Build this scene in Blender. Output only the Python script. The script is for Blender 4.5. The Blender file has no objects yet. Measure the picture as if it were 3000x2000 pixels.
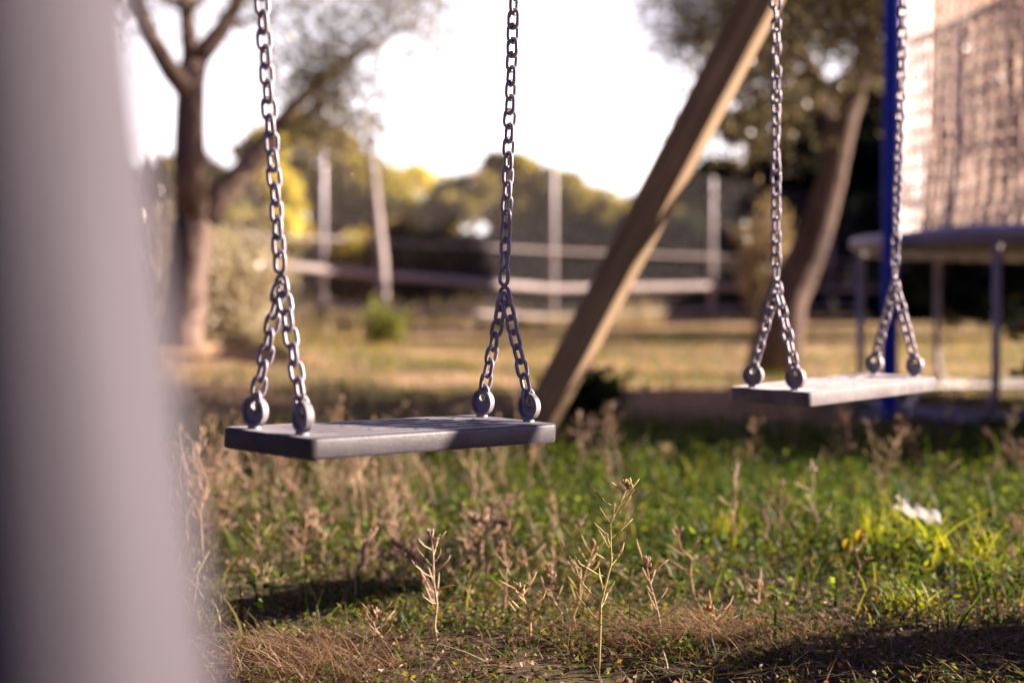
import bpy, bmesh, math, random
import numpy as np
from mathutils import Vector, Matrix, Euler, noise

random.seed(7); rng = np.random.default_rng(7)
PI = math.pi
S = bpy.context.scene
C = S.collection
F = 4167.0                       # focal length in photograph pixels (50 mm on 36 mm)
CAMZ = 0.5
TH = math.atan((1000 - 880) / F)  # camera pitched slightly down

def at(px, py, Y):
    """a point of the place that lies at distance Y along +y, found from the photograph"""
    dx = (px - 1500) / F; dz = (1000 - py) / F
    y = math.cos(TH) + dz * math.sin(TH); z = -math.sin(TH) + dz * math.cos(TH)
    k = Y / y
    return Vector((dx * k, Y, CAMZ + z * k))

def gz(x, y):
    h = 0.012 * max(0.0, min(y, 40) - 4) + 0.2 * math.exp(-(((x + 2.7) / 2.0) ** 2 + ((y - 8.6) / 2.6) ** 2))
    h += 0.018 * noise.noise(Vector((x * 1.3, y * 1.3, 0.3))) + 0.006 * noise.noise(Vector((x * 6, y * 6, 4.3)))
    if y < 8: h += .007 * noise.noise(Vector((x * 15, y * 15, 7.3))) + .004 * noise.noise(Vector((x * 31, y * 31, 1.3)))
    return h

def ground_at(px, py):
    Y = 1.5
    for _ in range(4000):
        p = at(px, py, Y)
        if p.z <= gz(p.x, p.y): return Vector((p.x, p.y, gz(p.x, p.y)))
        Y *= 1.003
    return Vector((p.x, p.y, gz(p.x, p.y)))

# ------------------------------------------------------------------ tagging
def tag(o, label=None, cat=None, group=None, kind=None):
    if label: o['label'] = label
    if cat: o['category'] = cat
    if group: o['group'] = group
    if kind: o['kind'] = kind
    return o

def thing(name, loc, label, cat, group=None, rotz=0):
    o = bpy.data.objects.new(name, None); C.objects.link(o)
    o.location = loc; o.rotation_euler = (0, 0, rotz); o.empty_display_size = .1
    return tag(o, label, cat, group)

def link(name, me, mat, parent=None, smooth=True):
    o = bpy.data.objects.new(name, me); C.objects.link(o)
    if mat: me.materials.append(mat)
    if smooth and len(me.polygons): me.polygons.foreach_set('use_smooth', [True] * len(me.polygons))
    if parent:
        o.parent = parent
        # geometry is written in world space: bring it into the parent's frame
        m = Matrix.LocRotScale(parent.location, parent.rotation_euler, None)
        pp = parent.parent
        while pp:
            m = Matrix.LocRotScale(pp.location, pp.rotation_euler, None) @ m; pp = pp.parent
        me.transform(m.inverted())
    return o

class MB:
    def __init__(s): s.v = []; s.f = []; s.c = []
    def add(s, vs, fs, col=None):
        b = len(s.v); s.v += [tuple(p) for p in vs]; s.f += [tuple(i + b for i in f) for f in fs]
        s.c += [col or (1, 1, 1)] * len(vs)
    def box(s, c, dims, mat=None, col=None):
        x, y, z = [d / 2 for d in dims]; vs = []
        for sx in (-1, 1):
            for sy in (-1, 1):
                for sz in (-1, 1):
                    p = Vector((sx * x, sy * y, sz * z))
                    if mat: p = mat @ p
                    vs.append(Vector(c) + p)
        s.add(vs, [(0, 1, 3, 2), (4, 6, 7, 5), (0, 4, 5, 1), (2, 3, 7, 6), (0, 2, 6, 4), (1, 5, 7, 3)], col)
    def tube(s, pts, rad, n=8, col=None, closed=False, cap=True, wob=0, seed=0, sq=None, ref=None, twist=0):
        pts = [Vector(p) for p in pts]; k = len(pts)
        if not hasattr(rad, '__len__'): rad = [rad] * k
        vs = []; up = Vector(ref) if ref is not None else None
        for i, p in enumerate(pts):
            if closed: t = pts[(i + 1) % k] - pts[i - 1]
            else: t = pts[min(i + 1, k - 1)] - pts[max(i - 1, 0)]
            t.normalize()
            if up is None:
                up = Vector((0, 0, 1)) if abs(t.z) < .9 else Vector((0, 1, 0))
            u = (up - t * up.dot(t))
            if u.length < 1e-5: u = t.orthogonal()
            u.normalize(); up = u; w = t.cross(u)
            for j in range(n):
                a = 2 * PI * (j + (.5 if sq else 0)) / n + twist; ca, sa = math.cos(a), math.sin(a)
                r = rad[i]
                if sq: r = r / (abs(ca) ** sq + abs(sa) ** sq) ** (1 / sq)
                if wob:
                    q = p + (u * ca + w * sa) * r
                    r *= 1 + wob * noise.noise(q * (2.2 / max(rad[0], .02) * .25) + Vector((seed, seed * .7, 0))) + wob * .5 * noise.noise(Vector((ca * 3, sa * 3, p.z * 2 + seed)))
                vs.append(p + (u * ca + w * sa) * r)
        fs = []
        for i in range(k if closed else k - 1):
            for j in range(n):
                a = i * n + j; b = i * n + (j + 1) % n; c = ((i + 1) % k) * n
                fs.append((a, b, c + (j + 1) % n, c + j))
        if cap and not closed:
            fs.append(tuple(reversed(range(n)))); fs.append(tuple(range((k - 1) * n, k * n)))
        s.add(vs, fs, col)
    def mesh(s, name):
        me = bpy.data.meshes.new(name); me.from_pydata(s.v, [], s.f); me.update()
        if any(c != (1, 1, 1) for c in s.c):
            a = me.color_attributes.new('tint', 'FLOAT_COLOR', 'POINT')
            arr = np.ones((len(s.v), 4), np.float32); arr[:, :3] = np.array(s.c, np.float32); a.data.foreach_set('color', arr.ravel())
        return me
    def build(s, name, mat, parent=None, smooth=True): return link(name, s.mesh(name), mat, parent, smooth)

def np_mesh(name, V, Q, col):
    me = bpy.data.meshes.new(name)
    me.vertices.add(len(V)); me.vertices.foreach_set('co', np.ascontiguousarray(V, np.float32).ravel())
    nf = len(Q); me.loops.add(nf * 4); me.loops.foreach_set('vertex_index', np.ascontiguousarray(Q, np.int32).ravel())
    me.polygons.add(nf); me.polygons.foreach_set('loop_start', np.arange(0, nf * 4, 4, dtype=np.int32))
    me.update(calc_edges=True)
    a = me.color_attributes.new('tint', 'FLOAT_COLOR', 'POINT')
    arr = np.ones((len(V), 4), np.float32); arr[:, :3] = col; a.data.foreach_set('color', arr.ravel())
    return me

def blades(base, h, w, az, lean, col, droop=2.0, K=4, tipcol=None):
    """arrays of grass blades -> V, Q, colour"""
    n = len(base); t = np.linspace(0, 1, K + 1)
    d = np.stack([np.cos(az), np.sin(az), np.zeros(n)], 1); sd = np.stack([-np.sin(az + rng.normal(0, .8, n)), np.cos(az), np.zeros(n)], 1)
    V = np.zeros((n, K + 1, 2, 3)); cc = np.zeros((n, K + 1, 2, 3))
    for i, tt in enumerate(t):
        ctr = base + d * (lean * tt ** droop)[:, None]
        ctr = ctr.copy(); ctr[:, 2] += h * tt * (1 - .25 * np.clip(lean / np.maximum(h, 1e-4), 0, 1.6) * tt)
        ww = (w * (1 - tt) ** .6 * .5 + .0001)[:, None]
        V[:, i, 0] = ctr - sd * ww; V[:, i, 1] = ctr + sd * ww
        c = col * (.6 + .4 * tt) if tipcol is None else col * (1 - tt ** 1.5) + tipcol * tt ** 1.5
        cc[:, i, 0] = c; cc[:, i, 1] = c
    idx = np.arange(n * (K + 1) * 2).reshape(n, K + 1, 2)
    Q = np.stack([idx[:, :-1, 0], idx[:, :-1, 1], idx[:, 1:, 1], idx[:, 1:, 0]], -1).reshape(-1, 4)
    return V.reshape(-1, 3), Q, cc.reshape(-1, 3)

def leaves(ctr, L, W, dirs, col):
    """rhombic leaves along dirs"""
    n = len(ctr); dirs = dirs / np.linalg.norm(dirs, axis=1)[:, None]
    r = rng.normal(size=(n, 3)); sd = np.cross(dirs, r); sd /= np.linalg.norm(sd, axis=1)[:, None] + 1e-9
    nr = np.cross(dirs, sd)
    L = np.broadcast_to(L, n)[:, None]; W = np.broadcast_to(W, n)[:, None]
    V = np.stack([ctr, ctr + dirs * L * .45 + sd * W * .5 + nr * W * .18, ctr + dirs * L, ctr + dirs * L * .45 - sd * W * .5 + nr * W * .18], 1)
    Q = np.arange(n * 4).reshape(n, 4)
    return V.reshape(-1, 3), Q, np.repeat(col, 4, 0)

def merge(parts):
    V = []; Q = []; Cc = []; b = 0
    for v, q, c in parts:
        V.append(v); Q.append(q + b); Cc.append(c); b += len(v)
    return np.concatenate(V), np.concatenate(Q), np.concatenate(Cc)

# ------------------------------------------------------------------ materials
def mat(name):
    m = bpy.data.materials.new(name); m.use_nodes = True
    nt = m.node_tree; nt.nodes.clear()
    out = nt.nodes.new('ShaderNodeOutputMaterial')
    return m, nt, out
def nd(nt, typ, **kw):
    n = nt.nodes.new(typ)
    for k, v in kw.items():
        if k in n.inputs.keys(): n.inputs[k].default_value = v
        else: setattr(n, k, v)
    return n
def ramp(nt, src, stops):
    r = nt.nodes.new('ShaderNodeValToRGB'); e = r.color_ramp.elements
    while len(e) < len(stops): e.new(.5)
    for i, (p, c) in enumerate(stops): e[i].position = p; e[i].color = (*c, 1) if len(c) == 3 else c
    nt.links.new(src, r.inputs[0]); return r
def mixc(nt, fac, a, b, blend='MIX'):
    m = nt.nodes.new('ShaderNodeMix'); m.data_type = 'RGBA'; m.blend_type = blend
    for sock, v in ((m.inputs[0], fac), (m.inputs[6], a), (m.inputs[7], b)):
        if hasattr(v, 'links'): nt.links.new(v, sock)
        else: sock.default_value = (*v, 1) if hasattr(v, '__len__') and len(v) == 3 else v
    return m.outputs[2]

def noisy(name, c1, c2, scale=20, rough=.6, metal=0, bump=.2, bscale=60, stretch=(1, 1, 1), spec=.4, rough2=None, coord='Object', dist=.002):
    m, nt, out = mat(name); L = nt.links.new
    tc = nd(nt, 'ShaderNodeTexCoord'); mp = nd(nt, 'ShaderNodeMapping', Scale=stretch); L(tc.outputs[coord], mp.inputs[0])
    n1 = nd(nt, 'ShaderNodeTexNoise', Scale=scale, Detail=6, Roughness=.65); L(mp.outputs[0], n1.inputs['Vector'])
    n2 = nd(nt, 'ShaderNodeTexNoise', Scale=bscale, Detail=5, Roughness=.6); L(mp.outputs[0], n2.inputs['Vector'])
    r = ramp(nt, n1.outputs[0], [(.32, c1), (.68, c2)])
    p = nd(nt, 'ShaderNodeBsdfPrincipled', Metallic=metal, Roughness=rough); p.inputs['Specular IOR Level'].default_value = spec
    L(r.outputs[0], p.inputs['Base Color'])
    if rough2 is not None:
        rr = nd(nt, 'ShaderNodeMapRange'); rr.inputs['To Min'].default_value = rough; rr.inputs['To Max'].default_value = rough2
        L(n2.outputs[0], rr.inputs[0]); L(rr.outputs[0], p.inputs['Roughness'])
    b = nd(nt, 'ShaderNodeBump', Strength=bump, Distance=dist); L(n2.outputs[0], b.inputs['Height']); L(b.outputs[0], p.inputs['Normal'])
    L(p.outputs[0], out.inputs[0]); return m

def leafy(name, trans=.45, rough=.5, spec=.3, mult=(1, 1, 1), tmult=(1.25, 1.15, .5)):
    m, nt, out = mat(name); L = nt.links.new
    a = nd(nt, 'ShaderNodeAttribute', attribute_name='tint')
    c = mixc(nt, 1.0, a.outputs[0], mult, 'MULTIPLY'); ct = mixc(nt, 1.0, c, tmult, 'MULTIPLY')
    p = nd(nt, 'ShaderNodeBsdfPrincipled', Roughness=rough); p.inputs['Specular IOR Level'].default_value = spec; L(c, p.inputs['Base Color'])
    t = nd(nt, 'ShaderNodeBsdfTranslucent'); L(ct, t.inputs[0])
    mx = nd(nt, 'ShaderNodeMixShader'); mx.inputs[0].default_value = trans; L(p.outputs[0], mx.inputs[1]); L(t.outputs[0], mx.inputs[2]); L(mx.outputs[0], out.inputs[0])
    return m

def ground_material():
    m, nt, out = mat('soil_and_dry_turf'); L = nt.links.new
    g = nd(nt, 'ShaderNodeNewGeometry')
    def nz(s, d=6, r=.6):
        n = nd(nt, 'ShaderNodeTexNoise', Scale=s, Detail=d, Roughness=r); L(g.outputs['Position'], n.inputs['Vector']); return n.outputs[0]
    soil = ramp(nt, nz(9), [(.3, (.05, .034, .027)), (.5, (.13, .088, .064)), (.72, (.30, .215, .155))]).outputs[0]
    straw = ramp(nt, nz(5), [(.3, (.42, .26, .14)), (.7, (.72, .49, .31))]).outputs[0]
    green = ramp(nt, nz(4), [(.3, (.035, .055, .016)), (.7, (.12, .14, .04))]).outputs[0]
    sep = nd(nt, 'ShaderNodeSeparateXYZ'); L(g.outputs['Position'], sep.inputs[0])
    far = nd(nt, 'ShaderNodeMapRange'); far.inputs[1].default_value = 3.6; far.inputs[2].default_value = 6.5; L(sep.outputs[1], far.inputs[0])
    c1 = mixc(nt, far.outputs[0], soil, straw)
    gm = ramp(nt, nz(.55, 3), [(.40, (0, 0, 0)), (.55, (1, 1, 1))]).outputs[0]
    gm2 = mixc(nt, .65, (0, 0, 0), gm)
    c2 = mixc(nt, gm2, c1, green)
    p = nd(nt, 'ShaderNodeBsdfPrincipled', Roughness=.95); p.inputs['Specular IOR Level'].default_value = .1
    L(c2, p.inputs['Base Color'])
    b = nd(nt, 'ShaderNodeBump', Strength=.9, Distance=.02); L(nz(45, 8, .7), b.inputs['Height']); L(b.outputs[0], p.inputs['Normal'])
    L(p.outputs[0], out.inputs[0]); return m

M = {}
M['ground'] = ground_material()
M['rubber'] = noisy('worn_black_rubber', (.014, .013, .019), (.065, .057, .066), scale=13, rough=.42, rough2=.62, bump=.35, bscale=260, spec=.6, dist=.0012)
for k_ in ('rubber',):
    pb_ = [n for n in M[k_].node_tree.nodes if n.type == 'BSDF_PRINCIPLED'][0]
    pb_.inputs['Sheen Weight'].default_value = .30; pb_.inputs['Sheen Roughness'].default_value = .35; pb_.inputs['Sheen Tint'].default_value = (1, .96, 1, 1)
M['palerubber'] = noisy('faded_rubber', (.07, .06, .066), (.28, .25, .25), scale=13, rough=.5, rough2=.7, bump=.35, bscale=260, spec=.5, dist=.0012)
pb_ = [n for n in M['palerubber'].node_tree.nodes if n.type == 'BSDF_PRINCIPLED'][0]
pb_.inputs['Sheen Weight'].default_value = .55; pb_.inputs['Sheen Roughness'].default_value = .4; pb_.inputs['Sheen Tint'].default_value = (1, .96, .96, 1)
M['zinc'] = noisy('galvanised_chain_steel', (.24, .215, .265), (.46, .42, .46), scale=90, rough=.36, rough2=.55, metal=.3, bump=.4, bscale=400, dist=.0006)
M['cast'] = noisy('cast_zinc_eye', (.26, .24, .27), (.42, .39, .41), scale=120, rough=.5, rough2=.72, metal=.35, bump=.6, bscale=350, dist=.0009)
def wood(name, c1, c2, c3):
    m, nt, out = mat(name); L = nt.links.new
    tc = nd(nt, 'ShaderNodeTexCoord'); mp = nd(nt, 'ShaderNodeMapping', Scale=(16, 16, .55)); L(tc.outputs['Object'], mp.inputs[0])
    n1 = nd(nt, 'ShaderNodeTexNoise', Scale=3.0, Detail=8, Roughness=.7, Distortion=.6); L(mp.outputs[0], n1.inputs['Vector'])
    n2 = nd(nt, 'ShaderNodeTexNoise', Scale=1.7, Detail=3); L(tc.outputs['Object'], n2.inputs['Vector'])
    r = ramp(nt, n1.outputs[0], [(.28, c1), (.5, c2), (.74, c3)])
    dk = ramp(nt, n2.outputs[0], [(.3, (.55, .55, .55)), (.6, (1, 1, 1))])
    c = mixc(nt, .8, r.outputs[0], dk.outputs[0], 'MULTIPLY')
    p = nd(nt, 'ShaderNodeBsdfPrincipled', Roughness=.75); p.inputs['Specular IOR Level'].default_value = .25
    L(c, p.inputs['Base Color'])
    b = nd(nt, 'ShaderNodeBump', Strength=.5, Distance=.004); L(n1.outputs[0], b.inputs['Height']); L(b.outputs[0], p.inputs['Normal'])
    L(p.outputs[0], out.inputs[0]); return m
M['wood'] = wood('brown_timber', (.15, .10, .06), (.41, .29, .175), (.70, .52, .33))
M['palewood'] = wood('weathered_pale_timber', (.05, .046, .058), (.09, .083, .10), (.128, .118, .138))
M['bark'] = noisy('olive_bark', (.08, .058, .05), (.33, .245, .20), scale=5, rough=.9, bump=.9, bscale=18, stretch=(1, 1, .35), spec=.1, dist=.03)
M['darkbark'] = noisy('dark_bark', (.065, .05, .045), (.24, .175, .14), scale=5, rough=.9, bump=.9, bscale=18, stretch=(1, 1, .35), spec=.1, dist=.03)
M['olive'] = leafy('olive_leaf', .4, .3, .8, tmult=(1.15, 1.08, .75))
M['leaf'] = leafy('tree_leaf', .58, .55, .3)
M['grass'] = leafy('grass_blade', .55, .5, .3)
M['dry'] = leafy('dry_straw', .35, .6, .25, tmult=(1.1, .95, .7))
M['weed'] = leafy('weed_leaf', .5, .6, .2)
M['white_metal'] = noisy('pale_painted_metal', (.42, .39, .40), (.58, .54, .54), scale=12, rough=.5, bump=.1, metal=.1)
M['grey_metal'] = noisy('grey_steel_post', (.36, .34, .37), (.50, .47, .50), scale=12, rough=.5, bump=.1, metal=.3)
M['wire'] = noisy('fence_wire', (.18, .165, .165), (.26, .24, .24), scale=30, rough=.6, metal=.2, bump=0)
M['railpaint'] = noisy('pale_rail', (.34, .285, .275), (.50, .43, .40), scale=8, rough=.7, bump=.2)
M['blue'] = noisy('blue_foam_sleeve', (.006, .03, .42), (.012, .05, .60), scale=10, rough=.5, bump=.15, spec=.35)
M['mat'] = noisy('black_jump_mat', (.012, .012, .016), (.03, .03, .035), scale=60, rough=.8, bump=.1)
M['pad'] = noisy('pale_blue_edge_pad', (.42, .42, .56), (.58, .56, .70), scale=9, rough=.45, bump=.2)
M['netcord'] = leafy('tan_net_cord', .45, .7, .2, tmult=(1, .9, .8))
M['flap'] = leafy('white_sleeve', .85, .7, .2, tmult=(1, .97, .95))
M['paper'] = leafy('white_scrap', .3, .7, .2, tmult=(1, 1, 1))

# ------------------------------------------------------------------ camera, light
cd = bpy.data.cameras.new('camera'); cam = bpy.data.objects.new('camera', cd); C.objects.link(cam)
cam.location = (0, 0, CAMZ); cam.rotation_euler = (PI / 2 - TH, 0, 0)
cd.lens = 50; cd.sensor_width = 36; cd.clip_end = 2000; cd.clip_start = .02
cd.dof.use_dof = True; cd.dof.focus_distance = 1.90; cd.dof.aperture_fstop = 2.25
S.camera = cam
AZ = math.radians(10); EL = math.radians(20)          # sun: to the right, slightly beyond the swings
sd = Vector((math.cos(AZ) * math.cos(EL), math.sin(AZ) * math.cos(EL), math.sin(EL)))
ld = bpy.data.lights.new('sun', 'SUN'); ld.energy = 5.0; ld.angle = math.radians(.5); ld.color = (1, .81, .685)
lo = bpy.data.objects.new('sun', ld); C.objects.link(lo); lo.rotation_euler = sd.to_track_quat('Z', 'Y').to_euler(); lo.location = sd * 30
HAZE = (5.4, 5.0, 5.0)
w = bpy.data.worlds.new('World'); S.world = w; w.use_nodes = True
nt = w.node_tree; nt.nodes.clear()
sk = nt.nodes.new('ShaderNodeTexSky'); sk.sky_type = 'NISHITA'; sk.sun_disc = False; sk.sun_elevation = EL
sk.sun_rotation = PI / 2 - AZ; sk.air_density = 1.0; sk.dust_density = 3.0; sk.ozone_density = 1.0
bg = nt.nodes.new('ShaderNodeBackground'); bg.inputs[1].default_value = .15
mx = nt.nodes.new('ShaderNodeMix'); mx.data_type = 'RGBA'; mx.blend_type = 'MULTIPLY'; mx.inputs[0].default_value = 1; mx.inputs[7].default_value = (.060, .058, .155, 1)
wo = nt.nodes.new('ShaderNodeOutputWorld')
# added white haze glow low in the sky, fading upwards
tcw = nt.nodes.new('ShaderNodeTexCoord'); sx = nt.nodes.new('ShaderNodeSeparateXYZ'); nt.links.new(tcw.outputs['Generated'], sx.inputs[0])
hz = nt.nodes.new('ShaderNodeMapRange'); hz.interpolation_type = 'SMOOTHSTEP'; hz.inputs[1].default_value = .02; hz.inputs[2].default_value = .42; hz.inputs[3].default_value = 1.0; hz.inputs[4].default_value = 0.0
nt.links.new(sx.outputs[2], hz.inputs[0])
# the added glow is kept to the side the camera faces
dt = nt.nodes.new('ShaderNodeVectorMath'); dt.operation = 'DOT_PRODUCT'; nt.links.new(tcw.outputs['Generated'], dt.inputs[0]); dt.inputs[1].default_value = (.18, .98, 0)
ds = nt.nodes.new('ShaderNodeMapRange'); ds.interpolation_type = 'SMOOTHSTEP'; ds.inputs[1].default_value = .55; ds.inputs[2].default_value = .92
nt.links.new(dt.outputs['Value'], ds.inputs[0])
ml = nt.nodes.new('ShaderNodeMath'); ml.operation = 'MULTIPLY'; nt.links.new(hz.outputs[0], ml.inputs[0]); nt.links.new(ds.outputs[0], ml.inputs[1])
hc = nt.nodes.new('ShaderNodeVectorMath'); hc.operation = 'SCALE'; hc.inputs[0].default_value = HAZE; nt.links.new(ml.outputs[0], hc.inputs[3])
nt.links.new(sk.outputs[0], mx.inputs[6])
ad = nt.nodes.new('ShaderNodeVectorMath'); ad.operation = 'ADD'; nt.links.new(mx.outputs[2], ad.inputs[0]); nt.links.new(hc.outputs[0], ad.inputs[1])
nt.links.new(ad.outputs[0], bg.inputs[0])
nt.links.new(bg.outputs[0], wo.inputs[0])
S.view_settings.view_transform = 'Standard'; S.view_settings.look = 'None'; S.view_settings.exposure = 0
S.render.engine = 'CYCLES'; S.cycles.film_exposure = 3.45; S.cycles.use_denoising = True; S.cycles.max_bounces = 8; S.cycles.transparent_max_bounces = 8
S.cycles.caustics_reflective = False; S.cycles.caustics_refractive = False

# ------------------------------------------------------------------ ground
def axis(lo, hi, fine_lo, fine_hi, step):
    a = list(np.arange(fine_lo, fine_hi + 1e-6, step)); d = step; x = fine_lo
    while x > lo: d *= 1.35; x -= d; a.insert(0, x)
    d = step; x = fine_hi
    while x < hi: d *= 1.35; x += d; a.append(x)
    return a
xs = axis(-600, 600, -3, 4, .035); ys = axis(-40, 900, .6, 7, .035)
gv = [(x, y, gz(x, y)) for y in ys for x in xs]; nx = len(xs)
gf = [(j * nx + i, j * nx + i + 1, (j + 1) * nx + i + 1, (j + 1) * nx + i) for j in range(len(ys) - 1) for i in range(nx - 1)]
me = bpy.data.meshes.new('ground'); me.from_pydata(gv, [], gf)
tag(link('ground', me, M['ground']), kind='structure')

# ------------------------------------------------------------------ swings
CHP, CHD, CHW, CHL = .0193, .0055, .0205, .0303   # chain pitch, wire, outer width, outer length
def chain_mb(mb, p0, p1, ph=0, jit=.12, sag=0):
    p0 = Vector(p0); p1 = Vector(p1); L = (p1 - p0).length; n = max(1, round(L / CHP)); st = L / n
    t = (p1 - p0).normalized(); u0 = t.orthogonal().normalized()
    ref = Vector((1, 0, 0)); u0 = (ref - t * ref.dot(t)).normalized(); w0 = t.cross(u0)
    r = (CHW - CHD) / 2; hh = (CHL - CHD) / 2 - r
    for i in range(n):
        a = PI / 4 + (i + ph) % 2 * PI / 2 + random.gauss(0, jit) + .22 * math.sin(i * .23 + ph)
        u = u0 * math.cos(a) + w0 * math.sin(a)
        tt = (t + u0 * random.gauss(0, .035) + w0 * random.gauss(0, .035)).normalized(); u = (u - tt * u.dot(tt)).normalized()
        c = p0 + t * st * (i + .5)
        path = []
        for k in range(7): b = -PI / 2 + PI * k / 6; path.append(c + tt * (hh + r * math.cos(b)) + u * (r * math.sin(b)))
        for k in range(7): b = PI / 2 + PI * k / 6; path.append(c + tt * (-hh + r * math.cos(b)) + u * (r * math.sin(b)))
        mb.tube(path, CHD / 2, 8, closed=True, ref=tt.cross(u))

def seat_mesh(T=.0245, L=.44, W=.158):
    bm = bmesh.new(); bmesh.ops.create_cube(bm, size=1)
    bmesh.ops.scale(bm, vec=(L, W, T), verts=bm.verts)
    bmesh.ops.bevel(bm, geom=[e for e in bm.edges if abs(e.verts[0].co.z - e.verts[1].co.z) > T * .5], offset=.014, segments=5, affect='EDGES', profile=.5)
    bmesh.ops.bevel(bm, geom=[e for e in bm.edges if abs(e.verts[0].co.z - e.verts[1].co.z) < 1e-5 and len(e.link_faces) == 2 and e.calc_face_angle() > .5], offset=.0035, segments=3, affect='EDGES', profile=.5)
    me = bpy.data.meshes.new('seat'); bm.to_mesh(me); bm.free()
    o = bpy.data.objects.new('seat_blank', me); C.objects.link(o)
    cut = MB()
    for r in range(5):
        y = -.048 + r * .024
        segs = [[(-.15, -.02), (.01, .15)], [(-.165, -.075), (-.05, .05), (.075, .165)]][r % 2]
        for a, b in segs: cut.box(((a + b) / 2, y, T / 2), (b - a, .0095, .018))
    oc = cut.build('cut', None, smooth=False)
    md = o.modifiers.new('b', 'BOOLEAN'); md.operation = 'DIFFERENCE'; md.solver = 'EXACT'; md.object = oc
    dg = bpy.context.evaluated_depsgraph_get()
    m2 = bpy.data.meshes.new_from_object(o.evaluated_get(dg)); m2.name = 'seat'
    for q in (o, oc):
        mm = q.data; bpy.data.objects.remove(q); bpy.data.meshes.remove(mm)
    m2.materials.clear()
    return m2

def eye_mb(mb, o, ax, sx, upv):
    """cast eye: thick rim, thin web with a hole high up, neck below; ax = disc axis"""
    R = .0182; th = .0105
    def pt(r, a, k, cz=0): return o + sx * (r * math.cos(a)) + upv * (R + .002 + cz + r * math.sin(a)) + ax * k
    n = 36; prof = [(R - .0040, -th * .42), (R - .0033, -th * .5), (R - .0010, -th * .5), (R, -th * .38), (R, th * .38), (R - .0010, th * .5), (R - .0033, th * .5)]
    hole = (.0050, .0068)
    rings = []
    rings.append((hole[0], -.0013, hole[1])); rings.append((R - .0044, -.0014, 0))
    for r, k in prof: rings.append((r, k, 0))
    rings.append((R - .0040, th * .42, 0)); rings.append((R - .0044, .0014, 0)); rings.append((hole[0], .0013, hole[1]))
    vs = []; fs = []
    for (r, k, cz) in rings:
        for j in range(n): vs.append(pt(r, 2 * PI * j / n, k, cz))
    m = len(rings)
    for i in range(m):
        i2 = (i + 1) % m
        for j in range(n): fs.append((i * n + j, i * n + (j + 1) % n, i2 * n + (j + 1) % n, i2 * n + j))
    mb.add(vs, fs)
    mb.tube([o - upv * .004, o + upv * .002, o + upv * .0065], [.0085, .0078, .0068], 14, ref=sx)

def swing(center, yaw, tl, tw, label, topshift, jit, sm='rubber'):
    a = Vector((math.cos(yaw) * math.cos(tl), math.sin(yaw) * math.cos(tl), math.sin(tl)))
    b = Vector((-math.sin(yaw) * math.cos(tw), math.cos(yaw) * math.cos(tw), math.sin(tw)))
    c = a.cross(b).normalized(); b = c.cross(a); ctr = Vector(center)     # ctr = middle of the top face
    t = thing('swing', (ctr.x, ctr.y, 0), label, 'swing', 'swings hanging from the timber frame')
    me = seat_mesh.me.copy() if hasattr(seat_mesh, 'me') else seat_mesh(); seat_mesh.me = me
    me = me.copy()
    m4 = Matrix((a, b, c)).transposed().to_4x4(); m4.translation = ctr - c * .01225
    me.transform(m4)
    so = link('seat', me, M[sm], t, smooth=True)
    try:
        me.set_sharp_from_angle(angle=math.radians(32))
    except Exception: pass
    beamdir = Vector((.6979, .7162, 0))
    for si, s in enumerate((-1, 1)):
        eyes = []
        for q in (-1, 1):
            e0 = ctr + a * (.199 * s) + b * (.0415 * q)
            tw2 = random.gauss(0, .10) - (.10 if q < 0 else -.05) * 1
            ax = (a * math.cos(tw2) + b * math.sin(tw2)).normalized(); sx = c.cross(ax).normalized()
            mb = MB(); eye_mb(mb, e0, ax, sx, c); eo = mb.build('eyelet', M['cast'], t); eo.data.set_sharp_from_angle(angle=math.radians(28))
            eyes.append(e0 + c * (.0175 + .002 + .0075 + .001))
        mid = (eyes[0] + eyes[1]) / 2
        apex = mid + Vector((0, 0, .152)) + a * (-.004 * s)
        top = Vector((apex.x, apex.y, 2.43)) + beamdir * topshift[si]
        mb = MB(); chain_mb(mb, top, apex - (apex - top).normalized() * .004, 0, jit); mb.build('chain', M['zinc'], t)
        for k, e in enumerate(eyes):
            off = (e - apex).normalized()
            st = apex + (Vector((0, 0, -.012)) if k else Vector((0, 0, -.004)))
            mb = MB(); chain_mb(mb, st, e + (st - e).normalized() * -.006, k, jit); mb.build('bridle_chain', M['zinc'], t)
    return t
SW1 = (-.1385, 1.7712, .3448); SW2 = (.5737, 2.5027, .3573)
random.seed(11)
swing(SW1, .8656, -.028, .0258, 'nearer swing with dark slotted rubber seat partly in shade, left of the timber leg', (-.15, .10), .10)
swing(SW2, .8009, .018, .0153, 'farther swing with sunlit pale topped seat, in front of the trampoline', (-.02, .10), .16, 'palerubber')

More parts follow.
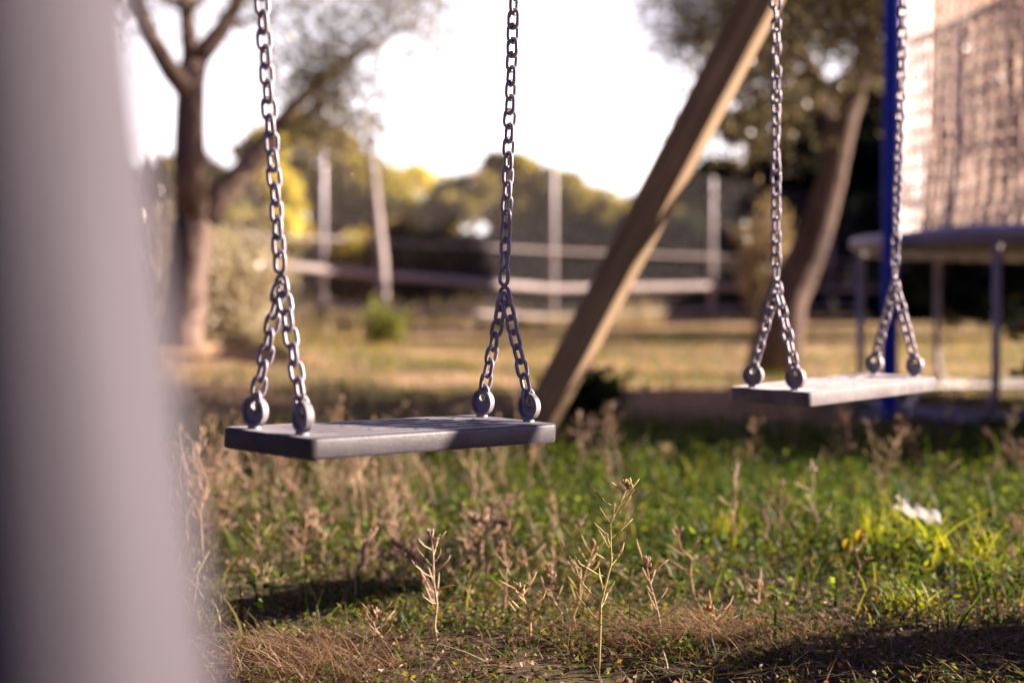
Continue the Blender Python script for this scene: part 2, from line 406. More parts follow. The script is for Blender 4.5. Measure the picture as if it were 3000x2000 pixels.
# ------------------------------------------------------------------ timber frame
D = Vector((.6979, .7162, 0)); N = Vector((.7162, -.6979, 0))
E1 = Vector((-.60, 1.29, 2.5)); E2 = Vector((1.287, 3.227, 2.5))
fr = thing('swing_set', (E1.x, E1.y, 0), 'brown timber swing frame, its slanting legs seen between the swings and close at the left', 'swing frame')
def timber(name, p0, p1, a, m, lit, rnd=False):
    """one post; lit = direction one of its faces looks towards"""
    mb = MB(); t = (p1 - p0).normalized(); n1 = Vector(lit); n1 = (n1 - t * n1.dot(t)).normalized(); n2 = t.cross(n1); K = 16
    sec = []
    if rnd: sec = [(a * math.cos(2 * PI * k / 32), a * math.sin(2 * PI * k / 32)) for k in range(32)]
    else:
        rc = a * .16
        for q in range(4):
            for k in range(4):
                b = q * PI / 2 + k * PI / 6; cx, cy = [(1, 1), (-1, 1), (-1, -1), (1, -1)][q]
                sec.append((cx * (a - rc) + rc * math.cos(b), cy * (a - rc) + rc * math.sin(b)))
    n = len(sec); vs = []
    for i in range(K + 1):
        c = p0.lerp(p1, i / K); jx = 1 + .012 * noise.noise(Vector((i * .7, a * 90, 1))); jy = 1 + .012 * noise.noise(Vector((i * .7, a * 70, 5)))
        for (u, v) in sec: vs.append(c + n1 * u * jx + n2 * v * jy)
    fs = [(i * n + k, i * n + (k + 1) % n, (i + 1) * n + (k + 1) % n, (i + 1) * n + k) for i in range(K) for k in range(n)]
    fs += [tuple(reversed(range(n))), tuple(range(K * n, K * n + n))]
    mb.add(vs, fs); me = mb.mesh(name); q = t.to_track_quat('Z', 'Y')
    o = bpy.data.objects.new(name, me); C.objects.link(o); me.materials.append(m)
    me.polygons.foreach_set('use_smooth', [True] * len(me.polygons))
    me.transform(Matrix.LocRotScale(p0, q, None).inverted())
    o.parent = fr; o.location = p0 - fr.location; o.rotation_euler = q.to_euler()
    me.set_sharp_from_angle(angle=math.radians(25))
    return o
timber('beam', E1 - D * .18, E2 + D * .18, .06, M['wood'], (0, 0, 1))
timber('leg', E2 - N * 1.80 + Vector((0, 0, -2.55)), E2 + Vector((0, 0, .03)) - N * .02, .046, M['wood'], (.86, -.51, 0))
timber('leg', E2 + N * 2.08 - D * .62 + Vector((0, 0, -2.55)), E2 + Vector((0, 0, .03)) + N * .02, .046, M['wood'], (-.86, .51, 0))
timber('leg', E1 - N * 1.80 + Vector((0, 0, -2.55)), E1 + Vector((0, 0, .03)) - N * .02, .046, M['wood'], D)
LP = Vector((-.1545, .45, .5)); dirn = (E1 - LP)
timber('leg', LP - dirn * .262, E1 + Vector((0, 0, .03)), .043, M['palewood'], D, True)

# ------------------------------------------------------------------ trees
def gauss_pts(n, c, r): return np.array(c) + rng.normal(size=(n, 3)) * np.array(r)
def col_var(base, n, v=.25, hv=.12):
    c = np.array(base)[None] * (1 + rng.normal(0, v, (n, 1))) * (1 + rng.normal(0, hv, (n, 3)))
    return np.clip(c, .008, .95)

def grow(mb, p, d, r, L, depth, tips, bend=.35, up=.1):
    pts = [p.copy()]; rr = [r]; n = 5
    for i in range(n):
        d = (d + Vector((random.gauss(0, bend), random.gauss(0, bend), random.gauss(0, bend) + up)) * .45).normalized()
        p = p + d * (L / n); pts.append(p.copy()); rr.append(r * (1 - .45 * (i + 1) / n))
    mb.tube(pts, rr, 7 if depth else 5, wob=.1, seed=random.random() * 9)
    if depth == 0: tips.append((pts[-1], d)); tips.append((pts[-2], d)); tips.append((pts[3], d)); return
    for k in range(random.choice((2, 3, 3))):
        q = random.choice((2, 3, 4, 5, 5)); nd_ = (d + Vector((random.gauss(0, .75), random.gauss(0, .75), random.gauss(.05, .5)))).normalized()
        grow(mb, pts[q], nd_, rr[q] * .65, L * random.uniform(.55, .85), depth - 1, tips, bend, up)

def foliage(tips, per, spread, L, W, cols, out=.6):
    ctr = []; dirs = []
    for (p, d) in tips:
        k = per
        s = rng.normal(size=(k, 3)) * spread
        ctr.append(np.array(p)[None] + s); dirs.append(np.array(d)[None] * out + rng.normal(size=(k, 3)) * .6)
    ctr = np.concatenate(ctr); dirs = np.concatenate(dirs); n = len(ctr)
    base = np.array(cols)[rng.integers(0, len(cols), n)]
    c = np.clip(base * (1 + rng.normal(0, .25, (n, 1))), .01, .9)
    return leaves(ctr, rng.uniform(.7, 1.2, n) * L, rng.uniform(.7, 1.2, n) * W, dirs, c)

OLV = [(.20, .19, .10), (.28, .25, .14), (.36, .31, .20), (.14, .13, .08)]
# left olive
random.seed(3); rng = np.random.default_rng(3)
YT = 8.4
def P(px, py, Y=YT): return at(px, py, Y)
b0 = P(520, 980); b0.z = gz(b0.x, b0.y)
t = thing('olive_tree', b0, 'olive tree with forked sunlit trunk standing left of the nearer swing', 'tree')
mb = MB(); tips = []
R = lambda px: px * YT / F / 2
trunk = [b0 - Vector((0, 0, .1)), b0.lerp(P(545, 860), .3), P(545, 850), P(560, 700), P(572, 600)]
mb.tube(trunk, [R(165), R(135), R(118), R(112), R(105)], 14, wob=.16, seed=2)
mb.tube([P(566, 640), P(556, 480, 8.35), P(556, 340, 8.3), P(560, 240, 8.3), P(570, 180, 8.3)], [R(108), R(92), R(88), R(84), R(80)], 12, wob=.14, seed=4)
mb.tube([P(555, 270, 8.3), P(500, 210, 8.2), P(430, 90, 8.1), P(370, -60, 8.0), P(300, -300, 7.9)], [R(80), R(62), R(52), R(44), R(30)], 9, wob=.12, seed=5)
mb.tube([P(562, 200, 8.3), P(548, 60, 8.3), P(530, -120, 8.3), P(540, -360, 8.3)], [R(58), R(46), R(40), R(26)], 9, wob=.12, seed=6)
mb.tube([P(580, 170, 8.3), P(640, 100, 8.4), P(690, 20, 8.5), P(730, -140, 8.6), P(800, -380, 8.7)], [R(64), R(54), R(46), R(36), R(20)], 9, wob=.12, seed=7)
mb.tube([P(585, 640), P(650, 570, 8.5), P(740, 470, 8.6), P(800, 380, 8.7), P(870, 300, 8.8), P(960, 210, 8.9), P(1070, 150, 9.0)], [R(92), R(80), R(66), R(52), R(38), R(28), R(14)], 10, wob=.13, seed=8)
for (a_, d_) in ((P(370, -60, 8.0), (-.3, 0, 1)), (P(430, 90, 8.1), (-.6, .2, .5)), (P(530, -120, 8.3), (.1, .2, 1)), (P(548, 60, 8.3), (.3, -.3, .6)), (P(548, 40, 8.3), (-.4, .4, .5)), (P(690, 20, 8.5), (.6, .1, .6)), (P(730, -140, 8.6), (.5, .2, .8)), (P(640, 100, 8.4), (.5, .4, .35)),
               (P(870, 300, 8.8), (.5, .3, .5)), (P(800, 380, 8.7), (.7, -.1, .15)), (P(960, 210, 8.9), (.6, .3, .5)), (P(1070, 150, 9.0), (.7, .1, .5)), (P(740, 470, 8.6), (.5, .5, .4))):
    grow(mb, a_, Vector(d_).normalized(), .022, .42, 2, tips)
mb.build('trunk', M['bark'], t)
tips2 = [x for x in tips]
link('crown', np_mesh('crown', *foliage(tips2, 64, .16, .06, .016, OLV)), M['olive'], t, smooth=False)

# right olive
random.seed(21); rng = np.random.default_rng(21)
YT = 12.4
b0 = P(2255, 985); b0.z = gz(b0.x, b0.y)
t = thing('olive_tree', b0, 'dark leaning olive tree with dense crown between the farther swing and the trampoline', 'tree')
mb = MB(); tips = []
mb.tube([b0 - Vector((0, 0, .1)), P(2300, 880), P(2360, 760), P(2405, 640), P(2435, 520), P(2450, 430), P(2478, 340), P(2520, 220), P(2560, 60), P(2590, -160)], [R(118), R(88), R(74), R(64), R(58), R(56), R(52), R(46), R(40), R(26)], 12, wob=.16, seed=12)
mb.tube([P(2450, 440), P(2440, 340, 12.2), P(2400, 240, 12.0), P(2330, 120, 11.9), P(2280, -40, 11.7)], [R(66), R(54), R(46), R(38), R(26)], 9, wob=.12, seed=13)
for (a_, d_) in ((P(2400, 240, 12.0), (-.8, .1, .25)), (P(2400, 240, 12.0), (-.3, -.6, .3)), (P(2330, 120, 11.9), (-.7, .3, .3)), (P(2330, 120, 11.9), (-.4, -.4, .5)), (P(2280, -40, 11.7), (-.8, 0, .1)), (P(2280, -40, 11.7), (-.5, .4, .6)), (P(2520, 220), (-.2, -.5, .35)), (P(2520, 220), (.2, -.5, .1)), (P(2478, 300), (-.6, -.4, .2)), (P(2440, 330, 12.2), (-.8, .2, .1)),
               (P(2560, 60), (-.4, -.3, .3)), (P(2560, 60), (.4, .1, .5)), (P(2590, -160), (0, .2, .8)), (P(2590, -160), (.6, -.3, .4)), (P(2330, 60, 11.9), (.3, -.5, .1)), (P(2280, 60, 11.9), (-.7, -.2, -.1)), (P(2450, 150, 12.0), (-.2, -.2, .1))):
    grow(mb, a_, Vector(d_).normalized(), .030, .54, 2, tips)
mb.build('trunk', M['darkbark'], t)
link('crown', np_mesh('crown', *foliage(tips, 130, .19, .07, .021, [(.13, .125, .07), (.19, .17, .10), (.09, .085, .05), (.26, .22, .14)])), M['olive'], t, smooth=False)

# bushes close to the trees
def shrub(px, py, Y, h, wd, n, cols, label, cat, L=.05, W=.018, up=1.0, name='shrub', mat_='olive', stems=26, spread=.05, per=None, sharp=.5):
    b = at(px, py, Y); b.z = gz(b.x, b.y)
    t = thing(name, b, label, cat)
    mb = MB(); tips = []
    for k in range(stems):
        a = random.random() * 2 * PI; rr = math.sqrt(random.random()) * wd / 2
        hh = h * random.uniform(.55, 1.0) * (1 - .35 * (rr / (wd / 2)) ** 2)
        e = b + Vector((math.cos(a) * rr, math.sin(a) * rr * .8, hh)); m_ = b.lerp(e, .5) + Vector((-math.cos(a) * rr * .2 * sharp, -math.sin(a) * rr * .2 * sharp, 0))
        mb.tube([b - Vector((0, 0, .05)), m_, e], [.012, .008, .003], 5)
        for q in range(6):
            f = .2 + .8 * q / 5; p = (b.lerp(m_, f * 2) if f < .5 else m_.lerp(e, f * 2 - 1)); tips.append((p, (e - m_).normalized()))
    mb.build('stem', M['bark'], t)
    V = foliage(tips, per or max(4, n // len(tips)), spread, L, W, cols, out=up)
    link('foliage', np_mesh('foliage', *V), M[mat_], t, smooth=False)
    return t
random.seed(5)
shrub(455, 1000, 9.8, 1.15, .62, 3800, [(.50, .43, .36), (.36, .31, .24), (.58, .5, .42)], 'pale mauve brown bush left of the forked olive trunk, half behind the pale post', 'bush', L=.05, W=.018, spread=.08)
shrub(690, 985, 9.1, .90, .66, 4600, [(.60, .54, .41), (.42, .38, .26), (.68, .61, .48)], 'pale silvery bush at the foot of the forked olive tree', 'bush', L=.05, W=.018, spread=.06)
shrub(2245, 975, 11.4, 1.38, .50, 4200, [(.34, .27, .18), (.26, .22, .12), (.42, .33, .22)], 'pale fan shaped shrub of upright shoots before the leaning dark tree', 'bush', L=.07, W=.022, up=1.6, stems=34, spread=.035, sharp=1.6)
shrub(1125, 995, 12.0, .36, .32, 900, [(.22, .26, .06), (.28, .30, .08)], 'bright yellow green weed clump in front of the wire fence', 'bush', L=.07, W=.03, spread=.05, stems=14)
shrub(3560, 1900, 2.05, .26, .26, 1500, [(.05, .08, .02), (.08, .11, .03)], 'dense dark weed clump added out of view at right to shade the straw', 'weed', L=.05, W=.02, name='weed_clump', spread=.05, mat_='weed', stems=30)  # unseen clump, added only to darken the lower right corner
shrub(3900, 1240, 4.60, .72, 1.6, 12000, [(.05, .08, .02), (.09, .12, .03), (.03, .05, .02)], 'broad leafy bush added beyond the right edge, out of view, to shade the grass', 'bush', L=.07, W=.03, spread=.11, mat_='weed', stems=46)  # added shade caster out of view, widens the dark band on the grass
shrub(1705, 1225, 5.6, .17, .36, 1500, [(.025, .05, .02), (.04, .075, .025)], 'low dark green weed clump beside the foot of the timber leg', 'weed', L=.05, W=.028, name='weed_clump', spread=.035, mat_='weed', stems=20)

# trees beyond the fence
def bg_tree(px, py_top, Y, wpx, tone, label, kind='far_tree', low=.12, dens=1.0, leafs=.16):
    top = at(px, py_top, Y); b = Vector((top.x, Y, gz(top.x, Y))); H = top.z - b.z; wd = wpx * Y / F
    t = thing('tree' if kind == 'far_tree' else kind, b, label, 'tree', 'trees beyond the wire fence')
    mb = MB()
    mb.tube([b - Vector((0, 0, .1)), b + Vector((.05, 0, H * .35)), b + Vector((0, .1, H * .75))], [.13, .10, .04], 8, wob=.15, seed=px)
    for k in range(5):
        a = random.random() * 2 * PI; mb.tube([b + Vector((0, 0, H * .3)), b + Vector((math.cos(a) * wd * .2, math.sin(a) * wd * .2, H * .55)), b + Vector((math.cos(a) * wd * .35, math.sin(a) * wd * .3, H * .75))], [.07, .045, .02], 6)
    mb.build('trunk', M['darkbark'], t)
    parts = []; nb = 26
    for k in range(nb):
        zz = random.uniform(low, .93); rw = wd / 2 * math.sqrt(max(.05, 1 - ((zz - .45) / .6) ** 2)) * random.uniform(.35, 1.0); a = random.random() * 2 * PI
        c = b + Vector((math.cos(a) * rw * .8, math.sin(a) * rw * .7, H * zz)); r = random.uniform(.13, .22) * min(wd, H) * .8
        n = int(230 * dens); u = rng.normal(size=(n, 3)); u /= np.linalg.norm(u, axis=1)[:, None]; rad = rng.uniform(.35, 1.0, n) ** .6
        ct = np.array(c) + u * (rad * r)[:, None] * np.array([1.15, 1.1, .8])
        base = np.array(tone[random.randrange(len(tone))]) * random.uniform(.7, 1.3)
        cc = np.clip(base[None] * (1 + rng.normal(0, .28, (n, 1))), .006, .8)
        parts.append(leaves(ct, rng.uniform(.6, 1.2, n) * leafs, rng.uniform(.6, 1.2, n) * leafs * .55, u + rng.normal(size=(n, 3)) * .7, cc))
    link('crown', np_mesh('crown', *merge(parts)), M['leaf'], t, smooth=False)
YG = [(.66, .60, .20), (.72, .64, .24), (.48, .46, .16)]  # far leaf tones down to TN are raised paler, standing in for sunlit haze
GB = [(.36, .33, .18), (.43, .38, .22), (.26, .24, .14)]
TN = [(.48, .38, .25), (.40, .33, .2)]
DK = [(.018, .028, .036), (.028, .040, .046), (.012, .02, .028)]  # bluish near-black leaves: the shade on the right-hand trees is in the colour
random.seed(9); rng = np.random.default_rng(9)
bgl = [
 (560, 420, 30, 330, GB, 'grey green tree behind the forked olive trunk, beyond the fence'),
 (725, 350, 27, 240, YG, 'sunny yellow green tree just left of the first fence post'),
 (905, 330, 31, 230, TN + GB, 'tan brown tree with dark lower side right of the first fence post'),
 (1040, 455, 29, 240, YG + GB, 'yellow green tree behind the leaning pole'),
 (1190, 465, 33, 260, YG, 'yellow lit tree left of the nearer swing right chain'),
 (1330, 520, 29, 230, GB + YG, 'low grey green tree just left of the middle swing chain'),
 (1505, 440, 35, 200, GB, 'taller round grey green tree right of the middle swing chain'),
 (1650, 505, 31, 240, GB, 'dull green tree behind the second pale fence post'),
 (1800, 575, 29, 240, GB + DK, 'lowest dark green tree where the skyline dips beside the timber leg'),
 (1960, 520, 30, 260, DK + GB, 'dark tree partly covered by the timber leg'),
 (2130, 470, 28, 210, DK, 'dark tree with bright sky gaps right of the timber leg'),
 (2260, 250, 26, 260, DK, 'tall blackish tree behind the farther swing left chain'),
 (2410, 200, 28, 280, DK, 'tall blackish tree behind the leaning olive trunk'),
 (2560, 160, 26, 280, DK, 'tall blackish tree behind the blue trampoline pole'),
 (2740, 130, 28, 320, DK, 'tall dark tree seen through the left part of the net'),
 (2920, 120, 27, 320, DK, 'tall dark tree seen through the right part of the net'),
]
bgl += [
 (420, 560, 27, 260, GB, 'grey green bush seen between the pale post and the forked olive trunk'),
 (400, 770, 21, 260, TN, 'tan bush low at the left between the pale post and the olive trunk'),
 (2060, 640, 24, 230, DK, 'low blackish bush at the fence just right of the timber leg'),
 (2220, 600, 25, 240, DK, 'low blackish bush behind the farther swing left chain'),
 (2380, 590, 25, 240, DK, 'low blackish bush behind the base of the leaning olive tree'),
 (2560, 600, 25, 250, DK, 'low blackish bush behind the trampoline legs'),
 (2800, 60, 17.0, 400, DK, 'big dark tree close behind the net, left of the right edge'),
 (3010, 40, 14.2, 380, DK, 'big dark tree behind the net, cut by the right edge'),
 (3020, -60, 22.5, 560, DK, 'widest tall dark tree cut by the right edge, added to shade the fence'),  # extra tree, added so its shadow dims the right part of the fence
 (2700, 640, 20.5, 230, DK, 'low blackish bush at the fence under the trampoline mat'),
 (640, 700, 25, 200, GB, 'low dark bush between the silvery bush and the first fence post'),
 (830, 640, 26, 220, TN + YG, 'low tan bush behind the leaning pole foot'),
 (1020, 690, 25, 220, TN + YG, 'low tan green bush right of the leaning pole'),
 (1230, 660, 27, 240, TN + YG, 'low tan bush left of the nearer swing right chain'),
 (1440, 680, 26, 240, GB, 'low grey green bush behind the nearer swing right chain'),
 (1640, 690, 27, 240, GB, 'low dull bush at the second pale fence post'),
 (1850, 690, 26, 240, DK + GB, 'low dark bush behind the timber leg'),
]
bgl += [(230, 440, 30, 320, GB, 'grey green tree hidden behind the blurred pale post, nearest to its right side'), (-40, 430, 31, 340, YG + GB, 'yellow green tree behind the left half of the blurred pale post'), (-330, 440, 32, 360, GB, 'grey green tree farthest left, beyond the blurred pale post')]
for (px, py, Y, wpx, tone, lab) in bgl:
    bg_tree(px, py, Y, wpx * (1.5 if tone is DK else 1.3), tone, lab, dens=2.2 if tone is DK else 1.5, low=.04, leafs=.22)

# ------------------------------------------------------------------ wire fence with rails, leaning pole
random.seed(4)
fposts = [(330, 380, 13.4), (942, 420, 15.0), (1619, 492, 18.1), (2085, 520, 19.9), (2432, 570, 22.0), (2770, 590, 24.2), (3120, 610, 26.5)]
ft = at(942, 420, 15.0)
fn = thing('wire_fence', (ft.x, ft.y, gz(ft.x, ft.y)), 'chain link fence with pale posts and long horizontal rails across the background', 'fence')
pts = []
for k, (px, py, Y) in enumerate(fposts):
    tp = at(px, py, Y); bs = Vector((tp.x, tp.y, gz(tp.x, tp.y) - .1)); pts.append((bs + Vector((0, 0, .1)), tp))
    mb = MB(); mb.tube([bs, tp - Vector((0, 0, .02)), tp], [.045, .045, .034], 12, ref=(1, 0, 0)); mb.build('post', M['white_metal'] if k not in (1, 4) else M['grey_metal'], fn)
rows = [[(700, 690), (942, 698), (1619, 735), (2085, 752), (2432, 765), (3120, 785)], [(330, 752), (820, 778), (942, 790), (1619, 846), (2085, 838), (2432, 845), (3120, 850)], [(942, 893), (1300, 912), (1619, 930), (2085, 906), (2432, 900), (3120, 900)]]
def fence_Y(px):
    for (a, b) in zip(fposts[:-1], fposts[1:]):
        if a[0] <= px <= b[0]:
            f = (px - a[0]) / (b[0] - a[0]); return 1 / ((1 - f) / a[2] + f / b[2])
    return fposts[-1][2]
for i, r_ in enumerate(rows):
    q = []
    for (a, b) in zip(r_[:-1], r_[1:]):
        for k in range(8):
            f = k / 8; px = a[0] + (b[0] - a[0]) * f; py = a[1] + (b[1] - a[1]) * f; q.append(at(px, py, fence_Y(px) - .09))
    q.append(at(*r_[-1], fence_Y(r_[-1][0]) - .09))
    mb = MB(); mb.tube(q, [.014, .046, .030][i], 8, ref=(0, 0, 1)); mb.build('rail', M['railpaint'], fn)
mb = MB()
for (b0_, t0_), (b1_, t1_) in zip(pts[:-1], pts[1:]):
    Lh = (b1_ - b0_).length; Hh = ((t0_ - b0_).length + (t1_ - b1_).length) / 2
    def FP(u, v): return b0_.lerp(b1_, u / Lh).lerp(t0_.lerp(t1_, u / Lh), v / Hh)
    st = .085; k = -int(Hh / st)
    while k * st < Lh:
        for s in (1, -1):
            u0, v0, u1, v1 = (k * st, 0, k * st + Hh, Hh) if s > 0 else (k * st, Hh, k * st + Hh, 0)
            if u0 < 0: f = -u0 / (u1 - u0); v0 = v0 + (v1 - v0) * f; u0 = 0
            if u1 > Lh: f = (Lh - u0) / (u1 - u0); v1 = v0 + (v1 - v0) * f; u1 = Lh
            if u1 - u0 > .02: mb.tube([FP(u0, v0), FP(u1, v1)], .0021, 3, cap=False)
        k += 1
mb.build('wire_mesh', M['wire'], fn)
pb = at(1128, 905, 13.6); pb.z = gz(pb.x, pb.y); pt_ = at(1078, 330, 13.8)
mb = MB(); mb.tube([pb - Vector((0, 0, .1)), pb.lerp(pt_, .35) + Vector((.02, 0, 0)), pb.lerp(pt_, .7), pt_], [.06, .056, .05, .035], 10, wob=.1, seed=3)
o = mb.build('leaning_pole', M['railpaint']); tag(o, 'slightly leaning pale pole between the first and second fence posts', 'pole')

# ------------------------------------------------------------------ trampoline
random.seed(8); rng = np.random.default_rng(8)
TC = Vector((3.065, 6.15, 0)); TR = 1.52; TC.z = gz(TC.x, TC.y); BZ = .735
tr = thing('trampoline', TC, 'round trampoline with tan safety net and blue padded pole at the right edge', 'trampoline')
def ring(r, z, n=72): return [TC + Vector((math.cos(2 * PI * i / n) * r, math.sin(2 * PI * i / n) * r, z)) for i in range(n)]
mb = MB(); mb.tube(ring(TR, BZ - .03), .022, 10, closed=True, ref=(0, 0, 1)); mb.build('frame_ring', M['grey_metal'], tr)
# jumping mat
n = 64; vs = [TC + Vector((0, 0, BZ - .035))]; fs = []
for j, r in enumerate((.45, .9, TR - .12)):
    vs += ring(r, BZ - .03 + .004 * j, n)
fs += [(0, 1 + i, 1 + (i + 1) % n) for i in range(n)]
for j in range(2): fs += [(1 + j * n + i, 1 + (j + 1) * n + i, 1 + (j + 1) * n + (i + 1) % n, 1 + j * n + (i + 1) % n) for i in range(n)]
mb = MB(); mb.add(vs, fs); mb.build('jumping_mat', M['mat'], tr)
# edge pad: soft ring
vs = []; fs = []; n = 96; prof = [(-.13, .0), (-.125, .014), (-.07, .022), (.0, .02), (.04, .008), (.044, -.022), (.03, -.026), (-.0, -.005), (-.12, -.008)]
for i in range(n):
    a = 2 * PI * i / n; w_ = 1 + .012 * math.sin(a * 24) ; sg = .012 * math.sin(a * 9)
    for (dr, dz) in prof: vs.append(TC + Vector((math.cos(a) * (TR + dr * w_), math.sin(a) * (TR + dr * w_), BZ + dz + sg * .4)))
k = len(prof)
for i in range(n):
    for j in range(k): fs.append((i * k + j, i * k + (j + 1) % k, ((i + 1) % n) * k + (j + 1) % k, ((i + 1) % n) * k + j))
mb = MB(); mb.add(vs, fs); mb.build('edge_pad', M['pad'], tr)
# springs
for i in range(56):
    a = 2 * PI * i / 56; mb = MB(); q = []
    for k in range(40):
        f = k / 39; r = TR - .025 - f * .09; b = f * 2 * PI * 9
        q.append(TC + Vector((math.cos(a) * r - math.sin(a) * .009 * math.cos(b), math.sin(a) * r + math.cos(a) * .009 * math.cos(b), BZ - .045 + .009 * math.sin(b))))
    if i % 1 == 0: mb.tube(q, .0025, 4); mb.build('spring', M['zinc'], tr)
# W legs: uprights in pairs joined on the ground
def polar(a, r, z): return TC + Vector((math.cos(a) * r, math.sin(a) * r, z))
angs = [math.radians(v) for v in (172, 214, 262, 304, 352, 34, 82, 124)]
for i in range(0, 8, 2):
    a0, a1 = angs[i], angs[i + 1]; q = []
    g0 = polar(a0, TR, 0); g1 = polar(a1, TR, 0); z0 = gz(g0.x, g0.y) - TC.z + .022; z1 = gz(g1.x, g1.y) - TC.z + .022
    q = [polar(a0, TR, BZ - .03), polar(a0, TR, .14), polar(a0 + .02, TR - .004, .06)] + [polar(a0 + (a1 - a0) * f, TR - .02, (1 - f) * z0 + f * z1) for f in (.07, .3, .5, .7, .93)] + [polar(a1 - .02, TR - .004, .06), polar(a1, TR, .14), polar(a1, TR, BZ - .03)]
    mb = MB(); mb.tube(q, .017, 10, ref=(math.cos(a0), math.sin(a0), 0)); mb.build('leg', M['white_metal'], tr)
# net poles in blue foam, standing outside the ring
NH = 2.55
pole_a = []
pb = at(2612, 1245, 5.75); pa0 = math.atan2(pb.y - TC.y, pb.x - TC.x)
for i in range(4):
    a = pa0 + math.radians((0, 90, 170, 250)[i]); g0 = polar(a, TR + .07, 0); z0 = gz(g0.x, g0.y) - TC.z
    mb = MB(); mb.tube([polar(a, TR + .07, z0 - .01), polar(a, TR + .07, z0 + .03), polar(a, TR + .07, NH), polar(a, TR + .05, NH + .06)], [.034, .034, .034, .02], 14, ref=(1, 0, 0)); po = mb.build('net_pole', M['blue'], tr)
    mb = MB(); mb.tube([polar(a, TR + .19, z0 + .012), polar(a, TR + .1, z0 + .02), polar(a, TR - .02, z0 + .02)], [.022, .026, .022], 8); mb.build('foot', M['white_metal'], po)
# net
NR = TR - .19; cols_n = int(2 * PI * NR / .066); rows_n = int((NH - BZ) / .075)
def netp(i, v):
    a = 2 * PI * i / cols_n; z = BZ + .01 + v * (NH - BZ - .01)
    low = max(0, 1 - v / .30)
    aa = a + .055 * low ** 2 + .006 * math.sin(v * 31 + i * .6)
    r = NR + .035 * math.sin(v * PI) * math.sin(a * 3 + 1) - .05 * low ** 2 * (1 - low) + .05 * low ** 3 + .006 * math.sin(i * 1.7 + v * 9)
    return TC + Vector((math.cos(aa) * r, math.sin(aa) * r, z - TC.z * 0))
V = []; Q = []
def ribbon(seq, w, out_v, out_q, horizontal):
    b = len(out_v)
    for p, rad, tan in seq:
        s = (tan if not horizontal else Vector((0, 0, 1))) * (w / 2)
        out_v.append(p - s); out_v.append(p + s)
    for k in range(len(seq) - 1): out_q.append((b + 2 * k, b + 2 * k + 1, b + 2 * k + 3, b + 2 * k + 2))
for i in range(cols_n):
    a = 2 * PI * i / cols_n; tan = Vector((-math.sin(a), math.cos(a), 0)); seq = []
    for k in range(33):
        p = netp(i, k / 32); seq.append((p, 0, tan))
    ribbon(seq, .031, V, Q, False)
for r in range(rows_n + 1):
    seq = []
    for i in range(cols_n + 1): seq.append((netp(i % cols_n, r / rows_n) + Vector((0, 0, .006 * math.sin(i * 1.3 + r))), 0, None))
    ribbon(seq, .012, V, Q, True)
V = np.array([tuple(p) for p in V]); colr = np.clip(np.array([(.66, .56, .50)]) * (1 + rng.normal(0, .1, (len(V), 1))), 0, 1)
link('safety_net', np_mesh('safety_net', V, np.array(Q), colr), M['netcord'], tr, smooth=False)
vs = []; fs = []
for i in range(15):
    a = math.radians(160 + 30 * i / 14)
    for j in range(25):
        v = j / 24; rr = NR + .03 + .008 * math.sin(i * 1.9 + v * 5) + .03 * max(0, .12 - v) / .12
        vs.append(TC + Vector((math.cos(a) * rr, math.sin(a) * rr, BZ + .03 + v * (NH - BZ - .05))))
for i in range(14):
    for j in range(24): fs.append((i * 25 + j, i * 25 + j + 1, (i + 1) * 25 + j + 1, (i + 1) * 25 + j))
mb = MB(); mb.add(vs, fs, (.95, .93, .92)); mb.build('entry_flap', M['flap'], tr)
mb = MB(); mb.tube(ring(NR, NH, 64), .018, 8, closed=True, ref=(0, 0, 1)); mb.build('net_hoop', M['grey_metal'], tr)

# ------------------------------------------------------------------ ground vegetation
rng = np.random.default_rng(31); random.seed(31)
def gzv(x, y): return np.array([gz(a, b) for a, b in zip(x, y)])
def patch(x, y, s, o): return np.array([noise.noise(Vector((a * s + o, b * s - o, o))) for a, b in zip(x, y)])
def scatter(n, y0, y1, xl=-.40, xr=.40, pw=1.0, pad=.15):
    """random ground points inside the viewed wedge and a margin beside it"""
    y = np.sqrt(rng.uniform(y0 ** 2, y1 ** 2, n)) if pw == 1.0 else y0 + (y1 - y0) * rng.uniform(0, 1, n) ** pw
    x = rng.uniform(xl, xr, n) * y * 1.12 + rng.uniform(-pad, pad, n)
    return x, y
def greenness(x, y):
    s = 1 / (1 + np.exp(-(x / np.maximum(y, .1) + .03) * 13))           # greener to the right
    mid = np.exp(-((y - 3.4) / 1.0) ** 2)
    g = .10 + .75 * s * mid + .35 * np.exp(-((y - 4.6) / .9) ** 2) + .35 * patch(x, y, 1.7, 3)
    return np.clip(g, 0, 1)
parts = []
# green turf blades
x, y = scatter(70000, 1.9, 5.6); g = greenness(x, y) * np.clip((y - 1.95) / .45, 0.10, 1); keep = rng.uniform(0, 1, len(x)) < g * .95; x, y = x[keep], y[keep]; n = len(x)
h = rng.uniform(.025, .075, n) * (1 + .5 * patch(x, y, 2.5, 8)); tall = rng.uniform(0, 1, n) < .05; h[tall] *= 2.2
cg = np.array([(.055, .105, .022), (.085, .145, .028), (.15, .20, .035), (.035, .075, .022)])[rng.integers(0, 4, n)] * (1 + rng.normal(0, .2, (n, 1)))
yel = rng.uniform(0, 1, n) < .12; cg[yel] = np.array([.30, .27, .07])
base = np.stack([x, y, gzv(x, y) - .004], 1)
parts.append(blades(base, h, rng.uniform(.0022, .0050, n), rng.uniform(0, 2 * PI, n), h * rng.uniform(.1, .9, n), np.clip(cg, .01, .9)))
